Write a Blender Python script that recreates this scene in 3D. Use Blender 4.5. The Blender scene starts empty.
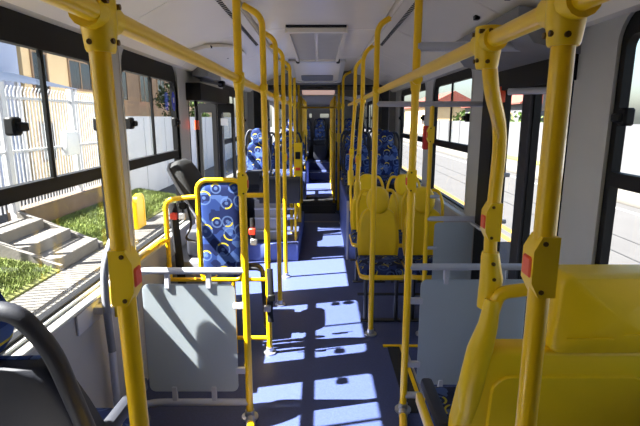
import bpy, bmesh, math, random
from mathutils import Vector, Matrix
random.seed(7)
PI = math.pi
SC = bpy.context.scene
COL = SC.collection

# ------------------------------------------------------------------ camera
FPX = 466.0
cd = bpy.data.cameras.new('camera')
cd.sensor_width = 36.0
cd.lens = FPX / 640.0 * 36.0
cd.clip_start = 0.05
cd.clip_end = 400
cam = bpy.data.objects.new('camera', cd)
COL.objects.link(cam)
cam.location = (0, 0, 1.70)
cam.rotation_euler = (math.radians(90 - 11.5), 0, 0)
SC.camera = cam

# ------------------------------------------------------------------ light
SUN_DIR = Vector((1.0, 0.23, -1.28)).normalized()      # travel direction of the sunlight
w = bpy.data.worlds.new('sky_world')
SC.world = w
w.use_nodes = True
nt = w.node_tree
nt.nodes.clear()
sky = nt.nodes.new('ShaderNodeTexSky')
sky.sky_type = 'NISHITA'
sky.sun_disc = False
sky.sun_elevation = math.radians(51.3)
sky.sun_rotation = math.atan2(-SUN_DIR.x, -SUN_DIR.y)
sky.air_density = 1.0
sky.dust_density = 2.5
sky.ozone_density = 1.0
bg = nt.nodes.new('ShaderNodeBackground')
bg.inputs['Strength'].default_value = 0.30
wo = nt.nodes.new('ShaderNodeOutputWorld')
nt.links.new(sky.outputs[0], bg.inputs[0])
nt.links.new(bg.outputs[0], wo.inputs[0])
sl = bpy.data.lights.new('sun', 'SUN')
sl.energy = 46.0
sl.angle = math.radians(0.53)
sl.color = (1.0, 0.965, 0.91)
so = bpy.data.objects.new('sun', sl)
COL.objects.link(so)
so.location = (-30, -5, 40)
so.rotation_euler = SUN_DIR.to_track_quat('-Z', 'Y').to_euler()

SC.view_settings.view_transform = 'Standard'
SC.view_settings.look = 'None'
SC.view_settings.gamma = 1.0
SC.view_settings.use_curve_mapping = False
SC.view_settings.exposure = 0.38

# ------------------------------------------------------------------ materials
def lin(c):
    return tuple(((v / 255) / 12.92 if v / 255 <= .04045 else ((v / 255 + .055) / 1.055) ** 2.4) for v in c)

def mat(name, rgb, rough=.5, metal=0.0, var=None, bump=None, coat=0.0, spec=None, trans=0.0):
    """procedural principled material; var=(scale, amount) colour mottling, bump=(scale, strength)"""
    m = bpy.data.materials.new(name)
    m.use_nodes = True
    n = m.node_tree.nodes
    L = m.node_tree.links
    b = n['Principled BSDF']
    col = lin(rgb)
    b.inputs['Base Color'].default_value = (*col, 1)
    b.inputs['Roughness'].default_value = rough
    b.inputs['Metallic'].default_value = metal
    b.inputs['Coat Weight'].default_value = coat
    b.inputs['Coat Roughness'].default_value = .12
    if spec is not None:
        b.inputs['Specular IOR Level'].default_value = spec
    tc = n.new('ShaderNodeTexCoord')
    if var:
        t = n.new('ShaderNodeTexNoise')
        t.inputs['Scale'].default_value = var[0]
        t.inputs['Detail'].default_value = 5
        L.new(tc.outputs['Object'], t.inputs['Vector'])
        r = n.new('ShaderNodeMapRange')
        r.inputs['From Min'].default_value = .3
        r.inputs['From Max'].default_value = .7
        r.inputs['To Min'].default_value = 1 - var[1]
        r.inputs['To Max'].default_value = 1 + var[1]
        L.new(t.outputs['Fac'], r.inputs['Value'])
        mx = n.new('ShaderNodeVectorMath')
        mx.operation = 'SCALE'
        mx.inputs[0].default_value = col
        L.new(r.outputs['Result'], mx.inputs['Scale'])
        L.new(mx.outputs[0], b.inputs['Base Color'])
    if bump:
        t2 = n.new('ShaderNodeTexNoise')
        t2.inputs['Scale'].default_value = bump[0]
        t2.inputs['Detail'].default_value = 3
        L.new(tc.outputs['Object'], t2.inputs['Vector'])
        bp = n.new('ShaderNodeBump')
        bp.inputs['Strength'].default_value = bump[1]
        bp.inputs['Distance'].default_value = .01
        L.new(t2.outputs['Fac'], bp.inputs['Height'])
        L.new(bp.outputs[0], b.inputs['Normal'])
    return m

def glass_mat(name, tint, refl=1.0):
    m = bpy.data.materials.new(name)
    m.use_nodes = True
    n = m.node_tree.nodes
    L = m.node_tree.links
    n.clear()
    o = n.new('ShaderNodeOutputMaterial')
    mix = n.new('ShaderNodeMixShader')
    tr = n.new('ShaderNodeBsdfTransparent')
    tr.inputs[0].default_value = (*tint, 1)
    gl = n.new('ShaderNodeBsdfGlossy')
    gl.inputs['Roughness'].default_value = .01
    gl.inputs['Color'].default_value = (refl, refl, refl, 1)
    lw = n.new('ShaderNodeLayerWeight')
    pw = n.new('ShaderNodeMath')
    pw.operation = 'POWER'
    pw.inputs[1].default_value = 5.0
    L.new(lw.outputs['Facing'], pw.inputs[0])
    ma = n.new('ShaderNodeMath')
    ma.operation = 'MULTIPLY_ADD'
    ma.inputs[1].default_value = .12
    ma.inputs[2].default_value = .012
    L.new(pw.outputs[0], ma.inputs[0])
    L.new(ma.outputs[0], mix.inputs[0])
    L.new(tr.outputs[0], mix.inputs[1])
    L.new(gl.outputs[0], mix.inputs[2])
    L.new(mix.outputs[0], o.inputs[0])
    return m

def frosted_mat(name, rgb, tr=.45):
    m = bpy.data.materials.new(name)
    m.use_nodes = True
    n = m.node_tree.nodes
    L = m.node_tree.links
    b = n['Principled BSDF']
    b.inputs['Base Color'].default_value = (*lin(rgb), 1)
    b.inputs['Roughness'].default_value = .28
    t = n.new('ShaderNodeBsdfTranslucent')
    t.inputs[0].default_value = (*lin(rgb), 1)
    mx = n.new('ShaderNodeMixShader')
    mx.inputs[0].default_value = tr
    L.new(b.outputs[0], mx.inputs[1])
    L.new(t.outputs[0], mx.inputs[2])
    tp = n.new('ShaderNodeBsdfTransparent')
    m3 = n.new('ShaderNodeMixShader')
    m3.inputs[0].default_value = .16
    L.new(mx.outputs[0], m3.inputs[1])
    L.new(tp.outputs[0], m3.inputs[2])
    L.new(m3.outputs[0], n['Material Output'].inputs[0])
    # faint vertical wipe marks
    tc = n.new('ShaderNodeTexCoord')
    mp = n.new('ShaderNodeMapping')
    mp.inputs['Scale'].default_value = (14, 14, 2.0)
    nz = n.new('ShaderNodeTexNoise')
    nz.inputs['Scale'].default_value = 1.5
    r = n.new('ShaderNodeMapRange')
    r.inputs['To Min'].default_value = .2
    r.inputs['To Max'].default_value = .45
    L.new(tc.outputs['Object'], mp.inputs[0])
    L.new(mp.outputs[0], nz.inputs['Vector'])
    L.new(nz.outputs['Fac'], r.inputs['Value'])
    L.new(r.outputs[0], b.inputs['Roughness'])
    return m

def fabric_mat(name, plane, scale, base, mid, light, yel, rough=.9):
    """bus moquette: angular blue blocks, pale rings and yellow arcs. plane 'XZ' or 'XY'"""
    m = bpy.data.materials.new(name)
    m.use_nodes = True
    n = m.node_tree.nodes
    L = m.node_tree.links
    b = n['Principled BSDF']
    b.inputs['Roughness'].default_value = rough
    b.inputs['Specular IOR Level'].default_value = .2
    tc = n.new('ShaderNodeTexCoord')
    sp = n.new('ShaderNodeSeparateXYZ')
    cb = n.new('ShaderNodeCombineXYZ')
    L.new(tc.outputs['Object'], sp.inputs[0])
    L.new(sp.outputs['X'], cb.inputs['X'])
    L.new(sp.outputs['Z' if plane == 'XZ' else 'Y'], cb.inputs['Y'])
    sc_ = n.new('ShaderNodeVectorMath')
    sc_.operation = 'SCALE'
    sc_.inputs['Scale'].default_value = scale
    L.new(cb.outputs[0], sc_.inputs[0])
    v = n.new('ShaderNodeTexVoronoi')
    v.voronoi_dimensions = '2D'
    v.inputs['Scale'].default_value = 1.0
    v.inputs['Randomness'].default_value = .75
    L.new(sc_.outputs[0], v.inputs['Vector'])
    blk = n.new('ShaderNodeTexVoronoi')
    blk.voronoi_dimensions = '2D'
    blk.distance = 'MANHATTAN'
    blk.inputs['Scale'].default_value = 1.7
    L.new(sc_.outputs[0], blk.inputs['Vector'])
    bs = n.new('ShaderNodeSeparateColor')
    L.new(blk.outputs['Color'], bs.inputs[0])
    rp = n.new('ShaderNodeValToRGB')
    rp.color_ramp.interpolation = 'CONSTANT'
    e = rp.color_ramp.elements
    e[0].position = 0
    e[0].color = (*lin(base), 1)
    e[1].position = .42
    e[1].color = (*lin(mid), 1)
    x = e.new(.82)
    x.color = (*lin(tuple((a + c) / 2 for a, c in zip(mid, light))), 1)
    L.new(bs.outputs[0], rp.inputs[0])

    def math_(op, a, c=None):
        q = n.new('ShaderNodeMath')
        q.operation = op
        for i, s in enumerate((a, c)):
            if s is None:
                continue
            if isinstance(s, (int, float)):
                q.inputs[i].default_value = s
            else:
                L.new(s, q.inputs[i])
        return q.outputs[0]
    # random ring radius per cell
    cs = n.new('ShaderNodeSeparateColor')
    L.new(v.outputs['Color'], cs.inputs[0])
    rad = math_('ADD', math_('MULTIPLY', cs.outputs[1], .18), .24)
    dd = math_('ABSOLUTE', math_('SUBTRACT', v.outputs['Distance'], rad))
    ring = math_('LESS_THAN', dd, .042)
    dot = math_('LESS_THAN', v.outputs['Distance'], .10)
    sub = n.new('ShaderNodeVectorMath')
    sub.operation = 'SUBTRACT'
    L.new(sc_.outputs[0], sub.inputs[0])
    L.new(v.outputs['Position'], sub.inputs[1])
    s2 = n.new('ShaderNodeSeparateXYZ')
    L.new(sub.outputs[0], s2.inputs[0])
    ang = math_('ARCTAN2', s2.outputs['Y'], s2.outputs['X'])
    ang = math_('ADD', ang, math_('MULTIPLY', cs.outputs[0], 6.28))
    arc = math_('GREATER_THAN', math_('SINE', ang), .62)
    yl = math_('MULTIPLY', ring, arc)
    m1 = n.new('ShaderNodeMix')
    m1.data_type = 'RGBA'
    L.new(math_('MULTIPLY', math_('MAXIMUM', ring, dot), .5), m1.inputs['Factor'])
    L.new(rp.outputs[0], m1.inputs['A'])
    m1.inputs['B'].default_value = (*lin(light), 1)
    m2 = n.new('ShaderNodeMix')
    m2.data_type = 'RGBA'
    L.new(yl, m2.inputs['Factor'])
    L.new(m1.outputs['Result'], m2.inputs['A'])
    m2.inputs['B'].default_value = (*lin(yel), 1)
    L.new(m2.outputs['Result'], b.inputs['Base Color'])
    return m

M = {}
M['yellow'] = mat('yellow_enamel', (240, 192, 8), .30, var=(3, .04), coat=.1)
M['yellow_plastic'] = mat('yellow_plastic', (238, 196, 10), .38, var=(6, .05), bump=(250, .04))
M['bolt'] = mat('dark_bolt', (96, 70, 30), .45, metal=.6)
M['red'] = mat('red_button', (226, 74, 30), .4)
M['grey_tube'] = mat('grey_tube', (178, 180, 190), .35, var=(8, .04))
M['dark_tube'] = mat('dark_tube', (40, 42, 50), .4)
M['wall'] = mat('wall_laminate', (156, 156, 160), .45, var=(5, .04))
M['pillar'] = mat('pillar_cover', (176, 176, 172), .4, var=(4, .03))
M['ceil'] = mat('ceiling_laminate', (234, 228, 216), .24, var=(2, .03))
M['ceil_dark'] = mat('ceiling_grey', (120, 120, 122), .5, var=(3, .05))
M['black'] = mat('black_frame', (12, 12, 13), .55, spec=.25)
M['rubber'] = mat('black_rubber', (22, 22, 24), .75, bump=(60, .2))
M['charcoal'] = mat('charcoal_plastic', (34, 36, 46), .6, bump=(300, .08))
M['charcoal_light'] = mat('grey_shell_plastic', (112, 114, 122), .45)
M['glass'] = glass_mat('window_glass', (.955, .965, .96), .8)
M['tint'] = glass_mat('tinted_glass', (.90, .915, .91), .8)
M['panel'] = frosted_mat('frosted_acrylic', (186, 196, 203))
M['floor'] = mat('blue_floor', (53, 64, 107), .55, var=(90, .16), bump=(160, .10))
M['platform'] = mat('blue_platform_side', (78, 92, 150), .55, var=(30, .08))
M['alu'] = mat('aluminium', (190, 190, 194), .35, metal=.8)
M['white'] = mat('white_plastic', (225, 225, 225), .5)
M['blue_sticker'] = mat('blue_sticker', (52, 70, 190), .5)
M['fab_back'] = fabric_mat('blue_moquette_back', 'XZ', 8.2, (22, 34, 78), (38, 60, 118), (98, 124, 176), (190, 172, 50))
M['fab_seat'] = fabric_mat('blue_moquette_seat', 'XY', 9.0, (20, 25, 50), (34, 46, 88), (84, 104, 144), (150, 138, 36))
M['asphalt'] = mat('asphalt', (58, 57, 58), .9, var=(1.2, .08), bump=(80, .3))
M['slab'] = mat('paving_concrete', (80, 77, 73), .9, var=(3, .08), bump=(50, .25))
M['concrete'] = mat('step_concrete', (98, 94, 89), .9, var=(4, .12), bump=(30, .3))
M['lowwall'] = mat('low_wall_render', (98, 82, 66), .9, var=(3, .15), bump=(30, .3))
M['soil'] = mat('lawn_soil', (88, 92, 42), .95, var=(5, .3), bump=(20, .5))
M['grass'] = mat('grass_blades', (96, 110, 44), .7, var=(2, .3))
M['leaf'] = mat('shrub_leaves', (44, 60, 24), .7, var=(2, .35))
M['leaf_pale'] = mat('pale_shrub_leaves', (82, 104, 46), .7, var=(2, .3))
M['bark'] = mat('bark', (90, 72, 56), .9)
M['fence'] = mat('white_fence_paint', (184, 184, 187), .5)
M['whitewall'] = mat('white_wall_paint', (206, 206, 210), .8, var=(1.5, .04))
M['lightblue'] = mat('light_blue_render', (166, 174, 196), .85, var=(1.5, .04))
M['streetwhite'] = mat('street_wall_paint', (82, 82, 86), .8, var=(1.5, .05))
M['cream'] = mat('cream_render', (226, 196, 150), .85, var=(1.5, .05))
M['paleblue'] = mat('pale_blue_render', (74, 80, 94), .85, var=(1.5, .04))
M['brownwall'] = mat('brown_render', (150, 122, 96), .85, var=(1.5, .1))
M['rooftile'] = mat('red_roof_tile', (108, 52, 42), .85, var=(4, .15))
M['darkglass'] = mat('dark_house_glass', (52, 56, 62), .15)
M['roadyellow'] = mat('road_paint_yellow', (120, 88, 24), .8)
M['roadwhite'] = mat('road_paint_white', (110, 110, 110), .8)
M['bellows'] = mat('bellows_rubber', (74, 76, 80), .75)
M['pinkpanel'] = mat('pale_pink_diffuser', (250, 208, 200), .5)
_b = M['pinkpanel'].node_tree.nodes['Principled BSDF']
_b.inputs['Emission Color'].default_value = (1.0, .68, .60, 1)
_b.inputs['Emission Strength'].default_value = .35
M['red_strap'] = mat('red_buckle', (214, 60, 40), .45)
M['webbing'] = mat('black_webbing', (26, 26, 30), .85)

# ------------------------------------------------------------------ geometry helpers
class MB:
    def __init__(self):
        self.v = []
        self.f = []

    def add(self, vs, fs):
        o = len(self.v)
        self.v += [tuple(p) for p in vs]
        self.f += [tuple(i + o for i in q) for q in fs]
        return self

    def box(self, x0, x1, y0, y1, z0, z1):
        x0, x1 = min(x0, x1), max(x0, x1)
        y0, y1 = min(y0, y1), max(y0, y1)
        z0, z1 = min(z0, z1), max(z0, z1)
        vs = [(x, y, z) for z in (z0, z1) for y in (y0, y1) for x in (x0, x1)]
        return self.add(vs, [(0, 2, 3, 1), (4, 5, 7, 6), (0, 1, 5, 4), (2, 6, 7, 3), (0, 4, 6, 2), (1, 3, 7, 5)])

    def rbox(self, x0, x1, y0, y1, z0, z1, b=.01, seg=2):
        bm = bmesh.new()
        bmesh.ops.create_cube(bm, size=1)
        for v in bm.verts:
            v.co = Vector(((x0 + x1) / 2 + v.co.x * (x1 - x0), (y0 + y1) / 2 + v.co.y * (y1 - y0), (z0 + z1) / 2 + v.co.z * (z1 - z0)))
        bmesh.ops.bevel(bm, geom=list(bm.edges), offset=b, segments=seg, profile=.5, affect='EDGES')
        bm.verts.index_update()
        self.add([v.co[:] for v in bm.verts], [[v.index for v in f.verts] for f in bm.faces])
        bm.free()
        return self

    def tube(self, pts, r, n=10, cap=True, flat=1.0):
        pts = [Vector(p) for p in pts]
        rs = r if isinstance(r, (list, tuple)) else [r] * len(pts)
        tang = []
        for i in range(len(pts)):
            a = pts[max(i - 1, 0)]
            c = pts[min(i + 1, len(pts) - 1)]
            tang.append((c - a).normalized())
        t0 = tang[0]
        up = Vector((0, 0, 1)) if abs(t0.z) < .9 else Vector((0, 1, 0))
        nx = t0.cross(up).normalized()
        rings = []
        vs = []
        for i, p in enumerate(pts):
            if i:
                q = tang[i - 1].rotation_difference(tang[i])
                nx = (q @ nx).normalized()
            ny = tang[i].cross(nx).normalized()
            for k in range(n):
                a = 2 * PI * k / n
                vs.append(p + nx * (math.cos(a) * rs[i]) + ny * (math.sin(a) * rs[i] * flat))
        fs = []
        for i in range(len(pts) - 1):
            for k in range(n):
                k2 = (k + 1) % n
                fs.append((i * n + k, i * n + k2, (i + 1) * n + k2, (i + 1) * n + k))
        if cap:
            fs.append(tuple(range(n - 1, -1, -1)))
            fs.append(tuple((len(pts) - 1) * n + k for k in range(n)))
        return self.add(vs, fs)

    def prism(self, poly, axis, a0, a1):
        """extrude polygon (2D) along axis; poly coords are the other two axes in XYZ order"""
        n = len(poly)

        def P(p, a):
            if axis == 'X':
                return (a, p[0], p[1])
            if axis == 'Y':
                return (p[0], a, p[1])
            return (p[0], p[1], a)
        vs = [P(p, a0) for p in poly] + [P(p, a1) for p in poly]
        fs = [tuple(range(n - 1, -1, -1)), tuple(range(n, 2 * n))]
        fs += [(i, (i + 1) % n, n + (i + 1) % n, n + i) for i in range(n)]
        return self.add(vs, fs)

    def ring(self, outer, inner, axis, a0, a1):
        n = len(outer)

        def P(p, a):
            if axis == 'X':
                return (a, p[0], p[1])
            if axis == 'Y':
                return (p[0], a, p[1])
            return (p[0], p[1], a)
        vs = [P(p, a0) for p in outer] + [P(p, a0) for p in inner] + [P(p, a1) for p in outer] + [P(p, a1) for p in inner]
        fs = []
        for i in range(n):
            j = (i + 1) % n
            fs += [(i, j, n + j, n + i), (2 * n + i, 3 * n + i, 3 * n + j, 2 * n + j),
                   (i, 2 * n + i, 2 * n + j, j), (n + i, n + j, 3 * n + j, 3 * n + i)]
        return self.add(vs, fs)

    def pad(self, poly, fn, t, prof=None):
        """inflated cushion: poly 2D, fn(a,b,d)->xyz, t thickness"""
        n = len(poly)
        ca = sum(p[0] for p in poly) / n
        cb = sum(p[1] for p in poly) / n
        prof = prof or [(1, 0), (1.0, .55), (.965, .82), (.88, .96), (.6, 1.06)]
        vs = []
        for s, d in prof:
            vs += [fn(ca + (p[0] - ca) * s, cb + (p[1] - cb) * s, d * t) for p in poly]
        vs.append(fn(ca, cb, t * 1.08))
        fs = [tuple(range(n))]
        for r in range(len(prof) - 1):
            for i in range(n):
                j = (i + 1) % n
                fs.append((r * n + i, (r + 1) * n + i, (r + 1) * n + j, r * n + j))
        r = len(prof) - 1
        for i in range(n):
            fs.append((r * n + i, len(vs) - 1, r * n + (i + 1) % n))
        return self.add(vs, fs)

    def build(self, name, m, parent=None, sharp=40, recalc=True):
        me = bpy.data.meshes.new(name)
        if parent is not None:
            org = ORG[parent.name]
        else:
            xs, ys, zs = zip(*self.v)
            org = Vector(((min(xs) + max(xs)) / 2, (min(ys) + max(ys)) / 2, min(zs)))
        me.from_pydata([(p[0] - org[0], p[1] - org[1], p[2] - org[2]) for p in self.v], [], self.f)
        if recalc:
            bm = bmesh.new()
            bm.from_mesh(me)
            bmesh.ops.recalc_face_normals(bm, faces=bm.faces)
            bm.to_mesh(me)
            bm.free()
        me.polygons.foreach_set('use_smooth', [True] * len(me.polygons))
        me.set_sharp_from_angle(angle=math.radians(sharp))
        me.materials.append(M[m] if isinstance(m, str) else m)
        o = bpy.data.objects.new(name, me)
        COL.objects.link(o)
        if parent is not None:
            o.parent = parent
        else:
            o.location = org
        ORG[o.name] = Vector(org)
        return o

ORG = {}

def fillet(pts, r, n=6):
    pts = [Vector(p) for p in pts]
    out = [pts[0]]
    for i in range(1, len(pts) - 1):
        p, a, c = pts[i], pts[i - 1], pts[i + 1]
        d0 = (a - p)
        d1 = (c - p)
        rr = min(r, d0.length * .49, d1.length * .49)
        s = p + d0.normalized() * rr
        e = p + d1.normalized() * rr
        for k in range(n + 1):
            t = k / n
            out.append(s * (1 - t) ** 2 + p * 2 * t * (1 - t) + e * t * t)
    out.append(pts[-1])
    return out

def rrect(a0, a1, b0, b1, r, n=6):
    """rounded rectangle polygon; r may be 4 radii (a1b1, a0b1, a0b0, a1b0)"""
    rs = r if isinstance(r, (list, tuple)) else [r] * 4
    out = []
    for (ca, cb, sx, sy, st), q in zip(((a1, b1, -1, -1, 0), (a0, b1, 1, -1, 90), (a0, b0, 1, 1, 180), (a1, b0, -1, 1, 270)), rs):
        for k in range(n + 1):
            t = math.radians(st + 90 * k / n)
            out.append((ca + sx * q + q * math.cos(t), cb + sy * q + q * math.sin(t)))
    return out

def ellipse(ca, cb, ra, rb, n=20, p=2.6):
    out = []
    for k in range(n):
        t = 2 * PI * k / n
        c, s = math.cos(t), math.sin(t)
        out.append((ca + ra * math.copysign(abs(c) ** (2 / p), c), cb + rb * math.copysign(abs(s) ** (2 / p), s)))
    return out

def tag(o, label=None, cat=None, group=None, kind=None):
    if label:
        o['label'] = label
    if cat:
        o['category'] = cat
    if group:
        o['group'] = group
    if kind:
        o['kind'] = kind
    return o

def thing(name, label, cat, loc=(0, 0, 0), group=None, rotz=0):
    o = bpy.data.objects.new(name, None)
    o.empty_display_size = .1
    COL.objects.link(o)
    o.location = loc
    o.rotation_euler = (0, 0, rotz)
    ORG[o.name] = Vector(loc)
    return tag(o, label, cat, group)

def struct(mb, name, m, label=None, parent=None):
    o = mb.build(name, m, parent)
    if parent is None:
        o['kind'] = 'structure'
        if label:
            o['label'] = label
    return o

def copy_tree(o, parent=None):
    c = o.copy()
    COL.objects.link(c)
    c.parent = parent
    for ch in list(o.children):
        copy_tree(ch, c)
    return c

# ------------------------------------------------------------------ bus shell
XL, XR = -1.15, 1.20           # inner wall faces
YF, YB = -1.2, 15.2            # front / back of the bus
ZS, ZT = .85, 2.12             # sill and window top
TH = .06
LEFT_OPEN = [(.12, 1.22, ZS), (1.52, 2.575, ZS), (2.80, 3.88, ZS), (4.17, 5.35, 0.0), (5.65, 7.30, ZS),
             (9.35, 10.75, ZS), (10.95, 12.05, 0.0), (12.3, 13.4, ZS), (13.6, 14.8, ZS)]
RIGHT_OPEN = [(.45, 1.97, .93), (2.28, 3.24, .02), (3.80, 5.10, .93), (5.45, 7.15, .93),
              (9.35, 10.75, .93), (10.95, 12.2, .93), (12.4, 13.4, .93), (13.6, 14.8, .93)]
BEL = (7.62, 9.10)             # articulation

def side_wall(name, x, out, opens, label):
    mb = MB()
    xo = x + out * TH
    for (a, b) in ((YF, BEL[0]), (BEL[1], YB)):
        op = [o for o in opens if o[0] > a and o[1] < b]
        ys = a
        for (y0, y1, z0) in op:
            mb.box(x, xo, ys, y0, -.3, 2.5)
            if z0 > 0.05:
                mb.box(x, xo, y0, y1, -.3, z0)
            else:
                mb.box(x, xo, y0, y1, -.3, -.02)
            zt = ZT if z0 > .05 else 2.0
            mb.box(x, xo, y0, y1, zt, 2.5)
            ys = y1
        mb.box(x, xo, ys, b, -.3, 2.5)
    return struct(mb, name, 'pillar', label)

wl = side_wall('wall_left', XL, -1, LEFT_OPEN, 'light grey bus side wall with windows and open door on the left')
wr = side_wall('wall_right', XR, 1, RIGHT_OPEN, 'light grey bus side wall with windows on the street side')
# darker laminate lining below the windows
for (nm, wall, x, out, opens, zz) in (('wall_panel', wl, XL, -1, LEFT_OPEN, .82), ('wall_panel', wr, XR, 1, RIGHT_OPEN, .90)):
    ys = YF
    doors = [(a, b) for a, b, z in opens if z < .1]
    edges = [YF] + [e for d in doors for e in d] + [YB]
    spans = []
    for i in range(0, len(edges), 2):
        a, b = edges[i] + .02, edges[i + 1] - .02
        for (p, q) in ((a, min(b, BEL[0])), (max(a, BEL[1]), b)):
            if q - p > .1 and p >= a and q <= b:
                spans.append((p, q))
    for a, b in spans:
        k = max(1, round((b - a) / 1.3))
        for i in range(k):
            p = a + (b - a) * i / k + .004
            q = a + (b - a) * (i + 1) / k - .004
            MB().rbox(min(x, x - out * .012), max(x, x - out * .012), p, q, .0, zz, .003, 1).build(nm, 'wall', wall)
    for a, b in spans:
        MB().rbox(min(x, x - out * .055), max(x, x - out * .055), a, b, zz + .004, zz + .026, .006, 1).build('window_sill', 'pillar', wall)

# end walls
mb = MB()
mb.box(XL - TH, XR + TH, YF - TH, YF, -.3, 2.5)
wf = struct(mb, 'wall_front', 'ceil_dark', 'dark grey driver partition behind the viewer')  # unseen closed end, added to keep front light off the near seats
mb = MB()
mb.box(XL - TH, XR + TH, YB, YB + TH, -.3, 1.72)
mb.box(XL - TH, XR + TH, YB, YB + TH, 1.84, 2.5)
mb.box(XL - TH, -.34, YB, YB + TH, 1.72, 1.84)
mb.box(-.26, .0, YB, YB + TH, 1.72, 1.84)
mb.box(.28, XR + TH, YB, YB + TH, 1.72, 1.84)
wb = struct(mb, 'wall_back', 'ceil_dark', 'dark rear wall at the far end of the bus')
MB().box(-.34, -.26, YB + .02, YB + .03, 1.72, 1.84).build('rear_pane', 'glass', wb)
MB().box(.0, .28, YB + .02, YB + .03, 1.72, 1.84).build('rear_pane', 'glass', wb)

# floor
mb = MB()
mb.box(XL, XR, YF, 8.3, -.12, 0)
fl = struct(mb, 'floor', 'floor', 'dark blue speckled vinyl bus floor')
MB().box(XL, XR, 8.3, 10.1, -.12, -.004).build('turntable_plate', 'rubber', fl)
mb = MB()
for i in range(22):
    y = 8.36 + i * .078
    mb.box(-.62, .62, y, y + .035, -.004, .008)
o = mb.build('turntable_rib', 'rubber', fl)
o['kind'] = 'stuff'
MB().box(XL, XR, 10.1, 12.9, -.12, .0).build('rear_floor', 'floor', fl)
MB().rbox(-.45, .45, 12.9, 13.6, -.1, .22, .01).build('step', 'floor', fl)
MB().rbox(-.45, .45, 13.6, YB, -.1, .44, .01).build('step', 'floor', fl)
for z, y in ((.222, 12.9), (.442, 13.6)):
    MB().box(-.45, .45, y, y + .04, z, z + .004).build('step_nosing', 'alu', fl)
# thin aluminium joint strips and the black mat with yellow edging at the right-hand door
MB().box(XL + .02, -.44, 2.20, 2.225, 0, .006).build('joint_strip', 'alu', fl)
MB().box(.51, .60, 2.45, 3.27, 0, .006).build('door_mat', 'rubber', fl)
MB().box(.60, XR, 2.30, 3.25, 0, .004).build('door_mat', 'floor', fl)
MB().box(.48, 1.18, 3.255, 3.285, 0, .009).build('edge_strip', 'yellow', fl)
MB().box(.60, .625, 2.40, 3.25, 0, .009).build('edge_strip', 'yellow', fl)
MB().box(.635, .65, 2.40, 3.25, 0, .008).build('edge_strip', 'alu', fl)

# ceiling
mb = MB()
mb.box(XL - TH, XR + TH, YF, BEL[0], 2.45, 2.55)
mb.box(XL - TH, XR + TH, BEL[1], YB, 2.45, 2.55)
ce = struct(mb, 'ceiling', 'ceil', 'pale grey bus ceiling')

def seg(a, b, k):
    return [(a + (b - a) * i / k, a + (b - a) * (i + 1) / k) for i in range(k)]
for a, b in seg(YF, BEL[0], 5) + seg(BEL[1] + .3, YB, 3):
    MB().rbox(-.50, .48, a + .003, b - .003, 2.42, 2.455, .006, 1).build('ceiling_panel', 'ceil', ce)
CL = [(-1.16, 2.10), (-1.10, 2.10), (-1.02, 2.17), (-.80, 2.285), (-.62, 2.36), (-.505, 2.392), (-.505, 2.46), (-1.16, 2.46)]
CR = [(1.21, 2.10), (1.14, 2.10), (1.06, 2.17), (.82, 2.285), (.62, 2.36), (.485, 2.392), (.485, 2.46), (1.21, 2.46)]
for prof in (CL, CR):
    for a, b in seg(YF, BEL[0], 7) + seg(BEL[1] + .3, YB, 4):
        MB().prism(prof, 'Y', a + .004, b - .004).build('cove_panel', 'ceil', ce, sharp=30)
# slotted air strips beside the ceiling
for s in (-1, 1):
    x = -.555 if s < 0 else .54
    for a, b in ((-.5, 7.2),):
        mb = MB()
        tl = math.atan2(.032, .115)
        mb.box(-.048, .048, a, b, -.006, .006)
        o = mb
        rot = Matrix.Rotation(s * tl, 3, 'Y')
        o.v = [tuple(rot @ Vector(p) + Vector((x, 0, 2.366))) for p in o.v]
        strip = o.build('air_strip', 'ceil', ce)
        sm = MB()
        y = a + .05
        while y < 4.5:
            sm.box(s * .008, s * .036, y, y + .022, -.0085, .0)
            y += .042
        sm.v = [tuple(rot @ Vector(p) + Vector((x, 0, 2.366))) for p in sm.v]
        g = sm.build('slot_row', 'black', strip)
        g['kind'] = 'stuff'
# service flap over the left door, raised with an arched edge, and its two black catches
arc = [(3.55, 0)] + [(3.55 + .0 + 1.9 * i / 12, .30 * math.sin(PI * i / 12) ** .6 + .02) for i in range(1, 12)] + [(5.45, 0)]
mb = MB()
slope = math.atan2(2.36 - 2.17, .40)
pts = []
for (y, h) in arc:
    pts.append((y, h))
vs = []
for d in (0, .025):
    for (y, h) in pts:
        base = Vector((-1.0, y, 2.18)) + Vector((math.cos(slope), 0, math.sin(slope))) * h + Vector((math.sin(slope), 0, -math.cos(slope))) * d
        vs.append(base)
n = len(pts)
mb.add(vs, [tuple(range(n)), tuple(range(2 * n - 1, n - 1, -1))] + [(i, (i + 1) % n, n + (i + 1) % n, n + i) for i in range(n)])
fp = mb.build('service_flap', 'ceil', ce)
for y in (3.75, 4.4):
    MB().rbox(-.86, -.83, y, y + .035, 2.228, 2.246, .003, 1).build('catch', 'black', fp)
for y in (2.3, 2.75):
    MB().rbox(.86, .89, y, y + .035, 2.238, 2.262, .003, 1).build('catch', 'black', ce)
# right: door gear housing
mb = MB()
mb.prism([(1.20, 1.99), (.98, 2.04), (.90, 2.14), (.90, 2.20), (1.20, 2.16)], 'Y', 2.25, 3.3)
struct(mb, 'trim_1', 'ceil_dark', 'dark grey door mechanism housing above the right door')
# left: door header with piston arm
hd = struct(MB().rbox(-1.16, -1.02, 4.12, 5.42, 1.85, 2.0, .012), 'trim_2', 'black', 'black door mechanism box above the open left door')
MB().tube([(-1.04, 4.22, 2.025), (-.97, 4.75, 2.025)], .013, 8).build('piston', 'dark_tube', hd)
MB().rbox(-1.0, -.94, 4.72, 4.80, 2.0, 2.06, .01).build('piston_knuckle', 'black', hd)
MB().rbox(-1.12, -.97, 4.2, 4.75, 2.05, 2.17, .02).build('motor_cover', 'ceil_dark', hd)

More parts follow.
